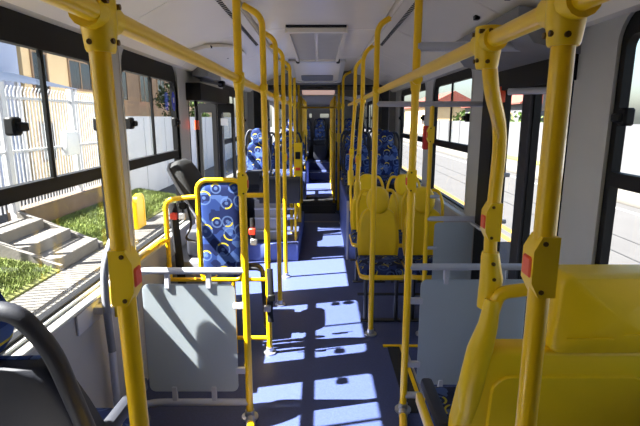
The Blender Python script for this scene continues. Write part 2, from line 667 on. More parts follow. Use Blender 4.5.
# ceiling hatch
ht = struct(MB().ring(rrect(-.28, .22, 3.9, 5.85, .03), rrect(-.245, .185, 3.96, 5.80, .03), 'Z', 2.365, 2.425), 'trim_3', 'ceil',
            'pale grey emergency roof hatch frame in the ceiling')
M['hatch'] = mat('hatch_panel', (176, 172, 160), .4, var=(6, .04))
for a, b in ((-.245, -.045), (-.015, .185)):
    MB().box(a, b, 3.96, 5.80, 2.385, 2.40).build('hatch_panel', 'hatch', ht)
MB().rbox(-.045, -.015, 3.96, 5.80, 2.372, 2.40, .004, 1).build('hatch_rib', 'ceil', ht)
MB().box(-.27, .21, 3.885, 3.90, 2.402, 2.42).build('hatch_gasket', 'rubber', ht)
for x in (-.29, .20):
    MB().rbox(x, x + .04, 5.86, 5.98, 2.355, 2.40, .006, 1).build('latch', 'black', ht)
for y in (5.90, 6.25):
    MB().box(-.09, .03, y, y + .07, 2.378, 2.3805).build('red_notice', mat('red_print', (176, 96, 88), .6, var=(90, .5)), ht)
# second, sloping rounded flap in front of the articulation
def slopez(y):
    return 2.42 - (y - 6.05) * .13
po, pi_ = rrect(-.40, .32, 6.05, 7.35, [.10, .02, .02, .10][::1]), rrect(-.34, .26, 6.12, 7.27, [.08, .02, .02, .08])
po = rrect(-.40, .32, 6.05, 7.35, [.12, .12, .03, .03])
pi_ = rrect(-.345, .265, 6.11, 7.27, [.10, .10, .02, .02])
mb = MB().ring(po, pi_, 'Z', 0, .05)
mb.v = [(x, y, slopez(y) - .03 + z) for x, y, z in mb.v]
ht2 = struct(mb, 'trim_4', 'pillar', 'rounded ceiling flap sloping down to the articulation')
mb = MB().prism(pi_, 'Z', .012, .03)
mb.v = [(x, y, slopez(y) - .03 + z) for x, y, z in mb.v]
mb.build('flap_panel', 'ceil', ht2)
mb = MB().prism(rrect(-.27, .19, 6.85, 7.2, .05), 'Z', .004, .013)
mb.v = [(x, y, slopez(y) - .03 + z) for x, y, z in mb.v]
mb.build('grille_plate', 'ceil_dark', ht2)

# articulation: bellows (walls + roof) and bulkheads
mb = MB()
N = 12
prof = [(-1.12, -.3), (-1.12, 2.05), (-.98, 2.28), (1.02, 2.28), (1.16, 2.05), (1.16, -.3)]
vs, fs = [], []
for i in range(2 * N + 1):
    y = BEL[0] + (BEL[1] - BEL[0]) * i / (2 * N)
    k = .07 if i % 2 else 0
    for (x, z) in prof:
        s = -1 if x < 0 else 1
        vs.append((x + s * k, y, z + (k if z > 2 else 0)))
m_ = len(prof)
for i in range(2 * N):
    for j in range(m_ - 1):
        fs.append((i * m_ + j, i * m_ + j + 1, (i + 1) * m_ + j + 1, (i + 1) * m_ + j))
mb.add(vs, fs)
be = mb.build('bellows', 'bellows', sharp=10)
tag(be, 'folded grey rubber bellows of the bus articulation', None, None, 'structure')
for y in (BEL[0], BEL[1]):
    MB().ring([(-1.21, -.3), (-1.21, 2.5), (1.26, 2.5), (1.26, -.3)], [(-1.06, .001), (-1.06, 2.22), (1.1, 2.22), (1.1, .001)], 'Y', y - .04, y + .04).build('bulkhead_frame', 'ceil_dark', be)
# rear bulkhead with the pale diffuser
bk = struct(MB().prism([(-1.1, 2.22), (-.62, 2.10), (-.40, 2.12), (.34, 2.12), (.6, 2.10), (1.15, 2.22), (1.15, 2.45), (-1.1, 2.45)], 'Y', 9.2, 9.4),
            'trim_5', 'wall', 'grey bulkhead above the aisle behind the articulation')
MB().prism(rrect(-.34, .28, 2.14, 2.30, .03), 'Y', 9.185, 9.21).build('diffuser', 'pinkpanel', bk)
MB().ring(rrect(-.42, .38, 2.12, 2.36, .04), rrect(-.39, .35, 2.15, 2.33, .03), 'Y', 9.19, 9.21).build('diffuser_frame', 'ceil', bk)
MB().box(-.6, .6, 9.4, YB, 2.12, 2.16).build('rear_ceiling_panel', 'ceil_dark', bk)

# ------------------------------------------------------------------ windows
wn = [0]
def window(side, y0, y1, z0, z1, zb, band, label, div=True, latch=True):
    x = XL if side < 0 else XR
    out = side
    wn[0] += 1
    xa, xb = sorted((x + out * .012, x + out * .05))
    g = .0
    outer = rrect(y0 - .02, y1 + .02, z0 - .005, z1 + .02, .003)
    trim_in = rrect(y0, y1, z0 + .012, z1, [.13, .13, .02, .02])
    xs = sorted((x + out * -.004, x + out * .055))
    tr = MB().ring(outer, trim_in, 'X', xs[0], xs[1])
    o = struct(tr, 'window_%d' % wn[0], 'pillar', label)
    inn = rrect(y0 + .035, y1 - .035, z0 + .026, z1 - band, [.05, .05, .02, .02])
    MB().ring(trim_in, inn, 'X', xa, xb).build('window_frame', 'black', o)
    MB().box(xa, xb, y0 + .035, y1 - .035, zb - .03, zb + .03).build('window_bar', 'black', o)
    ym = (y0 + y1) / 2
    MB().box(x + out * .03, x + out * .034, y0 + .03, y1 - .03, z0 + .03, zb - .025).build('pane', 'glass', o)
    if div:
        MB().box(x + out * .022, x + out * .027, y0 + .03, ym + .02, zb + .025, z1 - band + .005).build('pane', 'tint', o)
        MB().box(x + out * .038, x + out * .042, ym - .02, y1 - .03, zb + .025, z1 - band + .005).build('pane', 'tint', o)
        MB().box(x + out * .018, x + out * .032, ym - .012, ym + .012, zb + .03, z1 - band).build('window_divider', 'black', o)
        if latch:
            for yy in ((1.79 if side < 0 and 1 < y0 < 2 else y0 + .09), y1 - .09):
                xx = sorted((x - out * .012, x + out * .03))
                MB().rbox(xx[0], xx[1], yy - .028, yy + .028, zb + .22, zb + .29, .008, 1).rbox(xx[0] - .012 if out > 0 else xx[0], xx[1] if out > 0 else xx[1] + .012, yy - .012, yy + .05, zb + .235, zb + .27, .006, 1).build('latch', 'black', o)
    else:
        MB().box(x + out * .03, x + out * .034, y0 + .03, y1 - .03, zb + .025, z1 - band + .005).build('pane', 'tint', o)
    return o

nm = {0: 'black framed sliding bus window beside the camera', 1: 'black framed sliding bus window beside the dark front seat',
      2: 'black framed sliding window behind the front left yellow pole', 3: 'black framed sliding window with round blue sticker, before the open door'}
W = {}
k = 0
for (a, b, z) in LEFT_OPEN:
    if z > .05:
        W[(-1, a)] = window(-1, a, b, z, ZT, 1.415, .14, ['black framed sliding window on the left beside the viewer',
            'black framed sliding window left of the front yellow pole, fence outside', 'black framed sliding window with round blue sticker before the left door',
            'dim window behind the conductor desk on the left', 'first left window behind the articulation', 'second left window behind the articulation', 'last left window by the rear bench'][k])
        k += 1
k = 0
for (a, b, z) in RIGHT_OPEN:
    if z > .05:
        W[(1, a)] = window(1, a, b, z, ZT, 1.45, .10, ['black framed sliding window beside the wide yellow seat', 'black framed sliding window beside the pair of yellow seats, roofs outside',
            'black framed window beside the blue seats on the right', 'first right window behind the articulation', 'second right window behind the articulation',
            'third right window behind the articulation', 'last right window by the rear bench'][k])
        k += 1
# round blue sticker on window before the door
wd = W[(-1, 2.80)]
st = MB()
st.add([(XL - .012, 3.80 + .045 * math.cos(2 * PI * i / 20), 1.83 + .075 * math.sin(2 * PI * i / 20)) for i in range(20)], [tuple(range(20))])
st = st.build('sticker', 'blue_sticker', wd)
MB().box(XL - .0115, XL - .0105, 3.785, 3.815, 1.82, 1.86).build('sticker_mark', 'white', st)

# ------------------------------------------------------------------ doors
# right door: two glazed leaves with a ribbed rubber seal
mb = MB()
mb.box(1.195, 1.255, 2.28, 2.31, 0, 2.0)
mb.box(1.195, 1.255, 3.17, 3.24, 0, 2.0)
mb.box(1.195, 1.255, 2.28, 3.24, 1.93, 2.0)
mb.box(1.17, 1.199, 2.26, 3.44, 1.875, 2.04)
mb.box(1.17, 1.199, 3.22, 3.44, 0, 1.875)
dr = struct(mb, 'door_1', 'black', 'closed two-leaf glazed door on the street side')
for a, b in ((2.31, 2.74), (2.78, 3.17)):
    o = MB().ring(rrect(a, b, .02, 1.93, .004), rrect(a + .045, b - .055, .30, 1.86, .03), 'X', 1.205, 1.245).build('door_leaf', 'black', dr)
    MB().box(1.222, 1.227, a + .04, b - .05, .28, 1.88).build('pane', 'glass', o)
mb = MB()
mb.box(1.20, 1.25, 2.70, 2.82, .02, 1.93)
for i in range(7):
    mb.box(1.188, 1.2, 2.705 + i * .016, 2.713 + i * .016, .02, 1.93)
mb.build('rubber_seal', mat('seal_rubber', (66, 66, 70), .7), dr)
o = MB().tube(fillet([(1.19, 2.92, 1.05), (1.12, 2.92, 1.05), (1.12, 2.92, 1.35), (1.19, 2.92, 1.35)], .04), .014).build('grab_handle', 'grey_tube', dr)
MB().tube([(1.19, 2.45, 1.84), (1.02, 2.60, 1.84)], .018).build('grab_handle', 'grey_tube', dr)
nt_ = MB().box(1.2, 1.203, 2.44, 2.58, 1.74, 1.86).build('notice', 'white', dr)
MB().box(1.198, 1.2005, 2.485, 2.535, 1.765, 1.835).build('notice_print', mat('notice_grey', (130, 132, 140), .7, var=(120, .5)), nt_)
MB().rbox(1.16, 1.2, 3.10, 3.15, 1.80, 1.90, .006).build('emergency_handle', 'red', dr)

# left door: open leaves folded square to the wall
ld = struct(MB().box(-1.21, -1.15, 4.17, 4.20, 0, 1.9).box(-1.21, -1.15, 5.32, 5.35, 0, 1.9), 'door_2', 'black', 'open two-leaf glazed door on the pavement side')
for (xa, xb, y) in ((-1.34, -1.14, 5.24), (-1.13, -.95, 5.28)):
    o = MB().ring(rrect(xa, xb, .05, 1.86, .02), rrect(xa + .035, xb - .035, .16, 1.76, .02), 'Y', y - .015, y + .015).build('door_leaf', 'black', ld)
    MB().box(xa + .03, xb - .03, y - .003, y + .003, .15, 1.77).build('pane', 'tint', o)
MB().box(-1.10, -1.02, 5.262, 5.264, 1.62, 1.70).build('notice', 'white', ld)
o = MB().tube([(-1.10, 4.24, .05), (-1.10, 4.24, 1.9)], .016).build('door_shaft', 'black', ld)
MB().tube([(-1.10, 4.24, 1.60), (-1.10, 4.24, 1.68)], .021).build('red_band', 'red', o)
MB().tube([(-1.10, 4.24, 1.12), (-1.10, 4.24, 1.19)], .021).build('red_band', 'red', o)
# black frame post between the door and the conductor place
MB().box(-.90, -.86, 5.30, 5.34, 0, 2.05).build('post', 'black', ld)

# ------------------------------------------------------------------ grab poles and rails
RZ = 1.893
PR = .0205
def rail(x, y0, y1, z, label, nm='overhead_handrail', r=PR):
    o = MB().tube([(x, y0, z), (x, y1, z)], r, 14).build(nm, 'yellow')
    tag(o, label, 'handrail', 'overhead handrails')
    return o
rail(-.415, -1.0, 7.1, RZ, 'long yellow overhead handrail on the left of the aisle')
rail(.43, -1.0, 7.1, RZ, 'long yellow overhead handrail on the right of the aisle')

def bracket(t, x, y, z, s=1.0, zoff=0):
    b = MB()
    b.tube([(x, y, z - .068 * s), (x, y, z - .062 * s), (x, y, z - .015 * s), (x, y, z + .035 * s)], [.026 * s, .0285 * s, .034 * s, .034 * s], 14)
    b.tube([(x, y - .055 * s, z), (x, y + .055 * s, z)], .031 * s, 14)
    o = b.build('bracket', 'yellow_plastic', t)
    if s > .95:
        sx = -1 if x > 0 else 1
        for dy, dz in ((-.038, .02), (.03, .02), (-.012, -.048), (.016, -.048)):
            MB().tube([(x + sx * .022, y + dy * .8, z + dz), (x + sx * (.0345 if dz > 0 else .0315), y + dy * .8, z + dz)], .0055, 8).build('bolt', 'bolt', o)
        for dx, dz in ((-.014, .018), (.014, -.02), (-.008, -.052)):
            MB().tube([(x + dx, y - .020, z + dz), (x + dx, y - (.057 if dz > 0 else .0335 if dz > -.04 else .0305), z + dz)], .0055, 8).build('bolt', 'bolt', o)
    return o

def button_box(t, x, y, z, s, big=True):
    """stop button housing; s = side the button faces (+1 / -1 in X)"""
    h = .060
    po = [(-.0205, -h), (.012, -h), (.028, -h * .5), (.028, h * .55), (.014, h), (-.0205, h)]
    b = MB().prism([(x + s * a, z + c) for a, c in po], 'Y', y - .024, y + .024)
    o = b.build('stop_button_housing', 'yellow_plastic', t)
    MB().rbox(x + s * .026 - .006, x + s * .026 + .006, y - .018, y + .018, z - .022, z + .020, .004, 1).build('stop_button', 'red', o)
    for dx, dz in ((.008, h * .8), (.008, -h * .8)):
        MB().tube([(x + s * dx, y - .023, z + dz), (x + s * dx, y - .0265, z + dz)], .005, 8).build('screw', 'bolt', o)
    return o

def foot(t, x, y, z=0):
    o = MB().tube([(x, y, z), (x, y, z + .012), (x, y, z + .016), (x, y, z + .05)], [.048, .048, .028, .026], 16).build('foot_flange', 'alu', t)
    return o

def pole(x, y, label, top='curve', s=-1, foot_z=0, btn=None, scale=1.0, joint=RZ, zbtn=1.16, grp='yellow grab poles', lean=0):
    t = thing('grab_pole', label, 'grab pole', (x + lean * 1.5, y, foot_z), grp)
    if top == 'curve':
        pts = [(x, y, foot_z)] + fillet([(x, y, foot_z + .1), (x, y, 2.34), (x + s * .12, y, 2.405)], .10, 7)
    elif top == 'straight':
        pts = [(x, y, foot_z), (x, y, 2.42)]
    else:
        pts = [(x + lean * 1.5, y, foot_z), (x - lean * .2, y, joint)]
    MB().tube(pts, PR, 12).build('tube', 'yellow', t)
    if joint:
        bracket(t, x, y, joint, scale)
    foot(t, x + lean * 1.5, y, foot_z)
    if btn:
        button_box(t, x + lean * .3, y, zbtn, btn)
    return t

pole(-.425, .95, 'thick-looking yellow pole nearest the camera on the left, with stop button', 'rail', btn=1, zbtn=1.37, lean=.02)
pole(-.405, 2.41, 'yellow floor-to-ceiling pole at the end of the left glass partition', 'straight', btn=1, zbtn=1.365, scale=.85)
pole(-.37, 3.17, 'yellow curved-top pole carrying the wheelchair backrest frame', s=-1, scale=.75)
pole(-.37, 4.07, 'yellow curved-top pole just before the open left door', s=-1, scale=.75)
pole(-.37, 4.85, 'yellow curved-top pole opposite the open left door', s=-1, btn=1, zbtn=1.3, scale=.75)
pole(-.37, 5.95, 'yellow curved-top pole at the conductor platform', s=-1, scale=.75)
pole(-.37, 6.98, 'last yellow pole on the left before the articulation', s=-1, btn=1, zbtn=1.3, scale=.75)
pole(.432, .87, 'yellow pole nearest the camera on the right, stop button facing aisle', 'rail', btn=-1, zbtn=1.42)
pole(.492, 2.48, 'yellow floor-to-ceiling pole at the end of the right glass partition', 'straight', btn=-1, zbtn=1.37, scale=.85)
pole(.405, 3.47, 'yellow curved-top pole in front of the yellow seats', s=1, scale=.75)
pole(.36, 7.5, 'last yellow pole on the right before the articulation', s=1, btn=-1, zbtn=1.35, scale=.75)

for x, y, dx in ((.492, 2.48, -.03), (-.405, 2.41, .035)):
    t = thing('floor_elbow', 'short yellow floor tube at the foot of the %s partition pole' % ('right' if x > 0 else 'left'), 'floor tube', (x + dx, y - .15, 0), 'floor tubes')
    MB().tube([(x + dx * .3, y - .052, .022), (x + dx * 1.3, y - .24, .022)], .022, 10).build('tube', 'yellow', t)
    MB().tube([(x + dx * .3, y - .05, .024), (x + dx * .5, y - .09, .024)], .026, 10).build('collar', 'alu', t)
# poles that start on a seat back handle
def seat_pole(pts, label, joint_xy, s=.75, grp='yellow grab poles', btn=None, low=None, curve=None):
    base = pts[0]
    t = thing('grab_pole', label, 'grab pole', base, grp)
    MB().tube(pts, PR, 12).build('tube', 'yellow', t)
    bracket(t, joint_xy[0], joint_xy[1], RZ, s)
    return t
t = seat_pole(fillet([(.545, 1.42, 1.17), (.537, 1.42, 1.30), (.537, 1.42, 1.40), (.545, 1.42, 1.66), (.45, 1.27, 1.78), (.432, 1.26, 1.89)], .09, 6),
              'yellow bent pole rising from the wide yellow seat to the handrail', (.432, 1.26), 1.0)
button_box(t, .538, 1.42, 1.385, -1, False)
b = MB()
b.tube([(.54, 1.42, 1.285), (.54, 1.42, 1.27), (.548, 1.42, 1.20), (.545, 1.42, 1.10)], [.026, .029, .036, .036], 12)
o = b.build('bracket', 'yellow_plastic', t)
for dz in (1.255, 1.205, 1.16):
    MB().tube([(.54 + (1.25 - dz) * .1, 1.395, dz), (.54 + (1.25 - dz) * .1, 1.384, dz)], .006, 8).build('bolt', 'bolt', o)
for (y0, y1, nm_) in ((4.16, 4.62, 'first'), (5.10, 5.62, 'second')):
    t = seat_pole(fillet([(.335, y0 - .02, 1.00), (.335, y0, 1.12), (.39, y1 - .05, 1.60), (.41, y1, 1.80), (.41, y1, 2.30), (.54, y1, 2.40)], .12, 6),
                  'yellow bent pole rising from the aisle handle of the %s row of yellow seats' % nm_, (.42, y1))
    button_box(t, .36, y0 + .18, 1.32, -1, False)
    MB().tube([(.335, y0 - .03, .98), (.335, y0, 1.14)], .032, 10).build('bracket', 'yellow_plastic', t)
# short pole at the window side between the two right partitions
t = thing('grab_pole', 'slim yellow pole by the right window holding a short partition', 'grab pole', (.815, 3.47, 0), 'yellow grab poles')
MB().tube([(.815, 3.47, 0), (.815, 3.47, 1.80)], .017, 12).build('tube', 'yellow', t)
button_box(t, .815, 3.47, 1.58, -1, False)
foot(t, .815, 3.47)
# grey cross tubes from the poles to the right wall
o = MB().tube([(.492, 2.48, 2.055), (1.20, 2.48, 2.055)], .024, 12).build('cross_tube', 'grey_tube')
tag(o, 'grey horizontal tube high between pole and right door housing', 'handrail', 'grey cross tubes')
o = MB().tube([(.405, 3.47, 1.80), (1.20, 3.47, 1.80)], .02, 12).build('cross_tube', 'grey_tube')
tag(o, 'grey horizontal tube across the right window above the yellow seats', 'handrail', 'grey cross tubes')

# rear section: rails, poles, cross bar
rail(-.37, 9.3, 14.0, 1.98, 'yellow overhead handrail behind the articulation on the left', r=.022)
rail(.30, 9.3, 14.0, 1.98, 'yellow overhead handrail behind the articulation on the right', r=.022)
words = ['first', 'second', 'third', 'fourth', 'fifth']
for i, y in enumerate((9.35, 10.3, 11.3, 12.4)):
    for s, x in ((-1, -.37), (1, .285)):
        t = thing('grab_pole', '%s yellow pole behind the articulation on the %s of the aisle' % (words[i], 'left' if s < 0 else 'right'), 'grab pole', (x, y, 0), 'rear grab poles')
        MB().tube([(x, y, 0), (x, y, 2.12)], .024, 10).build('tube', 'yellow', t)
        MB().tube([(x, y, 1.9), (x, y, 2.03)], .036, 10).build('bracket', 'yellow_plastic', t)
        MB().rbox(x - .035, x + .035, y - .03, y + .03, 1.25, 1.42, .012).build('stop_button_housing', 'yellow_plastic', t)
for x, y, lb in ((-.37, 8.35, 'yellow pole standing in the articulation, left of the aisle'), (.33, 8.35, 'yellow pole standing in the articulation, right of the aisle')):
    t = thing('grab_pole', lb, 'grab pole', (x, y, .0), 'rear grab poles')
    MB().tube([(x, y, .0), (x, y, 2.27)], .022, 10).build('tube', 'yellow', t)
    MB().tube([(x, y, 1.84), (x, y, 1.97)], .034, 10).build('bracket', 'yellow_plastic', t)
    MB().rbox(x - .035, x + .035, y - .03, y + .03, 1.28, 1.44, .012).build('stop_button_housing', 'yellow_plastic', t)
    foot(t, x, y)
o = MB().tube([(-.5, 9.15, 1.90), (.45, 9.15, 1.90)], .018, 10).build('cross_tube', 'yellow')
tag(o, 'yellow bar across the aisle at the articulation', 'handrail')

# ------------------------------------------------------------------ partitions
class SK(MB):
    k = 0.0
    x0 = 0.0
    def build(self, *a, **kw):
        self.v = [(p[0], p[1] + (p[0] - SK.x0) * SK.k, p[2]) for p in self.v]
        return MB.build(self, *a, **kw)

def partition(s, x_in, x_out, y, z_top, label, pane_in, pane_out, curve_out=True, full=True):
    t = thing('glass_partition', label, 'partition', ((x_in + x_out) / 2, y, 0), 'frosted partitions')
    sg = 1 if x_out > x_in else -1
    if curve_out:
        pth = [(x_in, y, z_top)] + fillet([(x_in - .05, y, z_top), (-.99, y, z_top), (-1.085, y - .17, z_top - .005), (-1.085, y - .17, .12), (-.99, y, .10), (x_in, y, .10)], .09, 7)[1:]
        SK().tube(pth, .019, 12).build('frame_tube', 'grey_tube', t)
    elif curve_out is None:
        SK().tube([(x_in, y, z_top)] + fillet([(x_in + sg * .05, y, z_top), (x_out, y, z_top), (x_out, y, .10), (x_in, y, .10)], .10, 8)[1:], .019, 12).build('frame_tube', 'grey_tube', t)
    else:
        SK().tube([(x_in, y, z_top), (x_out, y, z_top)], .019, 12).build('frame_tube', 'grey_tube', t)
        SK().tube([(x_in, y, .10), (x_out, y, .10)], .019, 12).build('frame_tube', 'grey_tube', t)
    a, b = sorted((pane_in, pane_out))
    SK().prism(rrect(a, b, .17, z_top - .075, .035), 'Y', y - .004, y + .004).build('panel', 'panel', t)
    for x in (a + .14, b - .14):
        SK().rbox(x - .014, x + .014, y - .012, y + .012, z_top - .10, z_top - .01, .004, 1).build('clamp', 'grey_tube', t)
        SK().rbox(x - .014, x + .014, y - .012, y + .012, .10, .20, .004, 1).build('clamp', 'grey_tube', t)
    for z in (.30, z_top - .20):
        SK().rbox(min(x_in, pane_in) - .01, max(x_in, pane_in) + .015, y - .012, y + .012, z - .018, z + .018, .004, 1).build('clamp', 'grey_tube', t)
    return t
SK.k, SK.x0 = .0, -.405
partition(-1, -.405, -1.11, 2.41, .89, 'frosted grey partition panel in a tube frame on the left', -.465, -.97)
SK.k = 0.0
partition(1, .492, 1.19, 2.48, .89, 'frosted grey partition panel in a tube frame on the right', .565, 1.16, False)
t = thing('glass_partition', 'small frosted partition by the right window beside the yellow seats', 'partition', (1.0, 3.47, 0), 'frosted partitions')
MB().tube([(.815, 3.47, .95), (1.19, 3.47, .95)], .019, 12).build('frame_tube', 'grey_tube', t)
MB().prism(rrect(.875, 1.17, .25, .92, .03), 'Y', 3.466, 3.474).build('panel', 'panel', t)
for z in (.72, 1.12, .40):
    MB().tube([(.815, 3.47, z), (.90, 3.47, z)], .013, 10).build('clamp', 'grey_tube', t)
MB().box(1.175, 1.19, 3.05, 3.12, .70, .82).build('wall_notice', 'blue_sticker', wr)

# ------------------------------------------------------------------ seats
def seat_proto(name, label, cat, shell, pad_back, pad_head, handle_m, cushion_m, trim_m, wide=1.0, legs=True, fabric_back=True, flare=0.0):
    t = thing(name, label, cat, (0, 0, 0))
    H = .49

    def yb(z):
        return .20 + (z - H) * .16
    hw = .186 * wide
    # back shell
    if flare:
        half = [(hw * .90, .40), (hw * .98, .50), (hw, .62), (hw * .98, .78), (hw * .94, .88), (hw * .84, .915), (hw * .5, .92)]
    else:
        half = [(hw * .74, .42), (hw * .93, .50), (hw, .60), (hw * .97, .72), (hw * .90, .81), (hw * .76, .875), (hw * .55, .905), (hw * .3, .912)]
    poly = half + [(-a * (1 + flare * max(0, (.90 - b)) * 2.2), b) for a, b in reversed(half)]
    MB().pad(poly, lambda a, b, d: (a, yb(b) - .012 - .03 * (a / hw) ** 2 + d, b), .040, [(1, -.35), (1, .5), (.97, .85), (.85, 1)]).build('back_shell', shell, t, 50)
    ph = [(a * (.93 if not fabric_back else .86), .44 + (b - .40) * .93) for a, b in poly]
    MB().pad(ph, lambda a, b, d: (a, yb(b) - .020 - .03 * (a / hw) ** 2 - d, b), .030 if fabric_back else .022).build('back_pad', pad_back, t, 50)
    # headrest
    hz = 1.03 if flare else .985
    MB().pad(ellipse(0, hz, .100 * wide, .118, 24, 2.3), lambda a, b, d: (a, yb(b) + .005 - d, b), .075).build('headrest', pad_head, t, 50)
    MB().pad(ellipse(0, hz + .015, .088 * wide, .092, 24, 2.5), lambda a, b, d: (a, yb(b) + .015 + d, b), .022).build('headrest_back', shell if not fabric_back else pad_head, t, 50)
    # grab loops at both shoulders
    for s in (-1, 1):
        pts = fillet([(s * hw * (.93 + (flare * .55 if s < 0 else 0)), yb(.70), .70), (s * hw * .97, yb(.95), .97), (s * hw * .72, yb(1.06) + .005, 1.075), (s * .06 * wide, yb(1.06) + .01, 1.06)], .09, 6)
        MB().tube(pts, .0145 if legs else .0165 * wide, 10).build('grab_loop', handle_m, t)
    # seat pan and cushion
    sp = rrect(-hw * 1.02, hw * 1.02, -.24, .20, [.04, .04, .07, .07])
    MB().prism(sp, 'Z', H - .075, H - .035).build('seat_pan', shell, t)
    MB().pad(rrect(-hw, hw, -.235, .18, [.03, .03, .06, .06]), lambda a, b, d: (a, b, H - .035 + d - .02 * (b / .2) ** 2 * (1 if b < 0 else 0)), .055).build('cushion', cushion_m, t, 50)
    tp = [(-hw * 1.02, .15, H - .045)] + fillet([(-hw * 1.02, .0, H - .045), (-hw * 1.02, -.245, H - .05), (hw * 1.02, -.245, H - .05), (hw * 1.02, .0, H - .045)], .06, 5) + [(hw * 1.02, .15, H - .045)]
    MB().tube(tp, .010, 8).build('edge_trim', trim_m, t)
    if legs:
        for s in (-1, 1):
            MB().tube(fillet([(s * .13, -.10, H - .07), (s * .13, -.10, .0)], .01), .017, 8).build('leg', 'dark_tube', t)
        MB().tube([(-.2, -.10, .24), (.2, -.10, .24)], .012, 8).build('crossbar', 'dark_tube', t)
        MB().rbox(-.17, .17, -.13, -.07, 0, .014, .004, 1).build('floor_plate', 'dark_tube', t)
    else:
        MB().rbox(-.15 * wide, .15 * wide, -.14, .16, H - .20, H - .07, .012).build('seat_base', 'charcoal', t)
    return t

def place(proto, x, y, z, rotz, label, group, first=[set()]):
    key = proto.name
    if key not in first[0]:
        first[0].add(key)
        o = proto
    else:
        o = copy_tree(proto)
    o.location = (x, y, z)
    o.rotation_euler = (0, 0, rotz)
    o['label'] = label
    if group:
        o['group'] = group
    return o

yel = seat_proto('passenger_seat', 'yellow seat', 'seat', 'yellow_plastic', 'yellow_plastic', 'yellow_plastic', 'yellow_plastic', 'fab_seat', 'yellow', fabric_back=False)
g = 'yellow priority seats'
place(yel, .515, 3.83, 0, 0, 'yellow moulded seat with patterned cushion, front row beside the aisle', g)
place(yel, .918, 3.83, 0, 0, 'yellow moulded seat with patterned cushion, front row beside the window', g)
place(yel, .515, 4.80, 0, 0, 'yellow moulded seat in the second row beside the aisle', g)
place(yel, .918, 4.80, 0, 0, 'yellow moulded seat in the second row beside the window', g)

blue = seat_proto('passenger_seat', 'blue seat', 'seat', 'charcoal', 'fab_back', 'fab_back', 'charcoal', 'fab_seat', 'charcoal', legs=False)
g = 'blue patterned seats'
plats = []
def platform(x0, x1, y0, y1, h, label):
    t = MB().rbox(x0, x1, y0, y1, 0, h, .02)
    o = struct(t, 'platform', 'platform', label)
    MB().box(x0 + .02, x1 - .02, y0 + .02, y1 - .02, h, h + .003).build('platform_top', 'floor', o)
    return o
pr = platform(.32, 1.18, 5.50, 7.45, .73, 'blue wheel-arch platform under the blue seats on the right')
MB().box(.32, .345, 5.49, 5.515, 0, .73).build('corner_trim', 'alu', pr)
for j, y in enumerate((6.12, 6.85)):
    place(blue, .50, y, .44, 0, 'blue patterned high-back seat beside the aisle, %s row on the right platform' % words[j], g)
    place(blue, .90, y, .44, 0, 'blue patterned high-back seat beside the window, %s row on the right platform' % words[j], g)
# conductor platform + left seats
pl = platform(-1.12, -.26, 5.42, 7.45, .22, 'low blue platform under the conductor place on the left')
place(blue, -.88, 6.45, .46, 0, 'blue patterned conductor seat behind the grey desk', g)
place(blue, -.88, 7.27, .40, 0, 'blue patterned seat by the window just before the articulation, left side', g)
place(blue, -.48, 7.27, .40, 0, 'blue patterned seat by the aisle just before the articulation, left side', g)
for o in (pl,):
    pass
# pedestal boxes below the blue seats
def pedestal(x, y, z0, z1, label):
    b = MB().rbox(x - .17, x + .17, y - .12, y + .17, z0, z1, .01).build('seat_box', 'charcoal')
    tag(b, label, 'seat box', 'seat boxes')
for (x, y, n_) in ((-.88, 6.45, 'under the conductor seat'), (-.88, 7.27, 'under the left window seat before the articulation'), (-.48, 7.27, 'under the left aisle seat before the articulation')):
    pedestal(x, y, .223, .748 if y < 6.6 else .688, 'dark seat box ' + n_)
# rear rows
for j, y in enumerate((10.05, 10.9, 11.75, 12.55)):
    for s in (-1, 1):
        for k_, xx in enumerate((.52, .92)):
            x = s * xx + (.02 if s > 0 else .03)
            if s < 0 and 10.8 < y < 12.2:
                continue
            place(blue, x, y, .30, 0, 'blue seat %s behind the articulation, %s row, %s side' % (('beside the aisle', 'beside the window')[k_], words[j], 'left' if s < 0 else 'right'), g)
for s, a, b in ((-1, 9.75, 10.35), (-1, 12.3, 12.88), (1, 9.75, 12.88)):
    if s < 0:
        platform(-1.12, -.30, a, b, .588, 'blue seat base behind the articulation, left side, %s' % ('near the bellows' if a < 10 else 'near the rear steps'))
    else:
        platform(.32, 1.18, a, b, .588, 'long blue seat base behind the articulation on the right')
for s, a, b in ((-1, -1.12, -.46), (1, .46, 1.18)):
    platform(a, b, 12.95, 15.15, .885, 'raised blue base of the rear bench, %s side' % ('left' if s < 0 else 'right'))
for i, x in enumerate((-.90, -.47, 0, .5, .93)):
    place(blue, x, 14.55, .60, 0, 'dark blue rear bench seat, %s from the left' % words[i], 'rear bench seats')
b = MB().rbox(-.2, .2, 14.3, 14.8, .443, .885, .01).build('seat_box', 'charcoal')
tag(b, 'dark seat box under the middle rear seat', 'seat box', 'seat boxes')

# charcoal seats facing backwards
grey = seat_proto('passenger_seat', 'dark seat', 'seat', 'charcoal', 'fab_back', 'fab_back', 'charcoal', 'fab_seat', 'charcoal', wide=1.30, legs=False, flare=.42)
def wheelbox(x0, x1, y0, y1, h, label):
    o = struct(MB().rbox(x0, x1, y0, y1, 0, h, .03, 3), 'wheel_box', 'wall', label)
    return o
wheelbox(-1.135, -.66, .45, 1.46, .515, 'grey wheel-arch box under the dark front seat')
s1 = place(grey, -.852, 1.26, .215, PI, 'charcoal shell seat facing away at the front left', None)
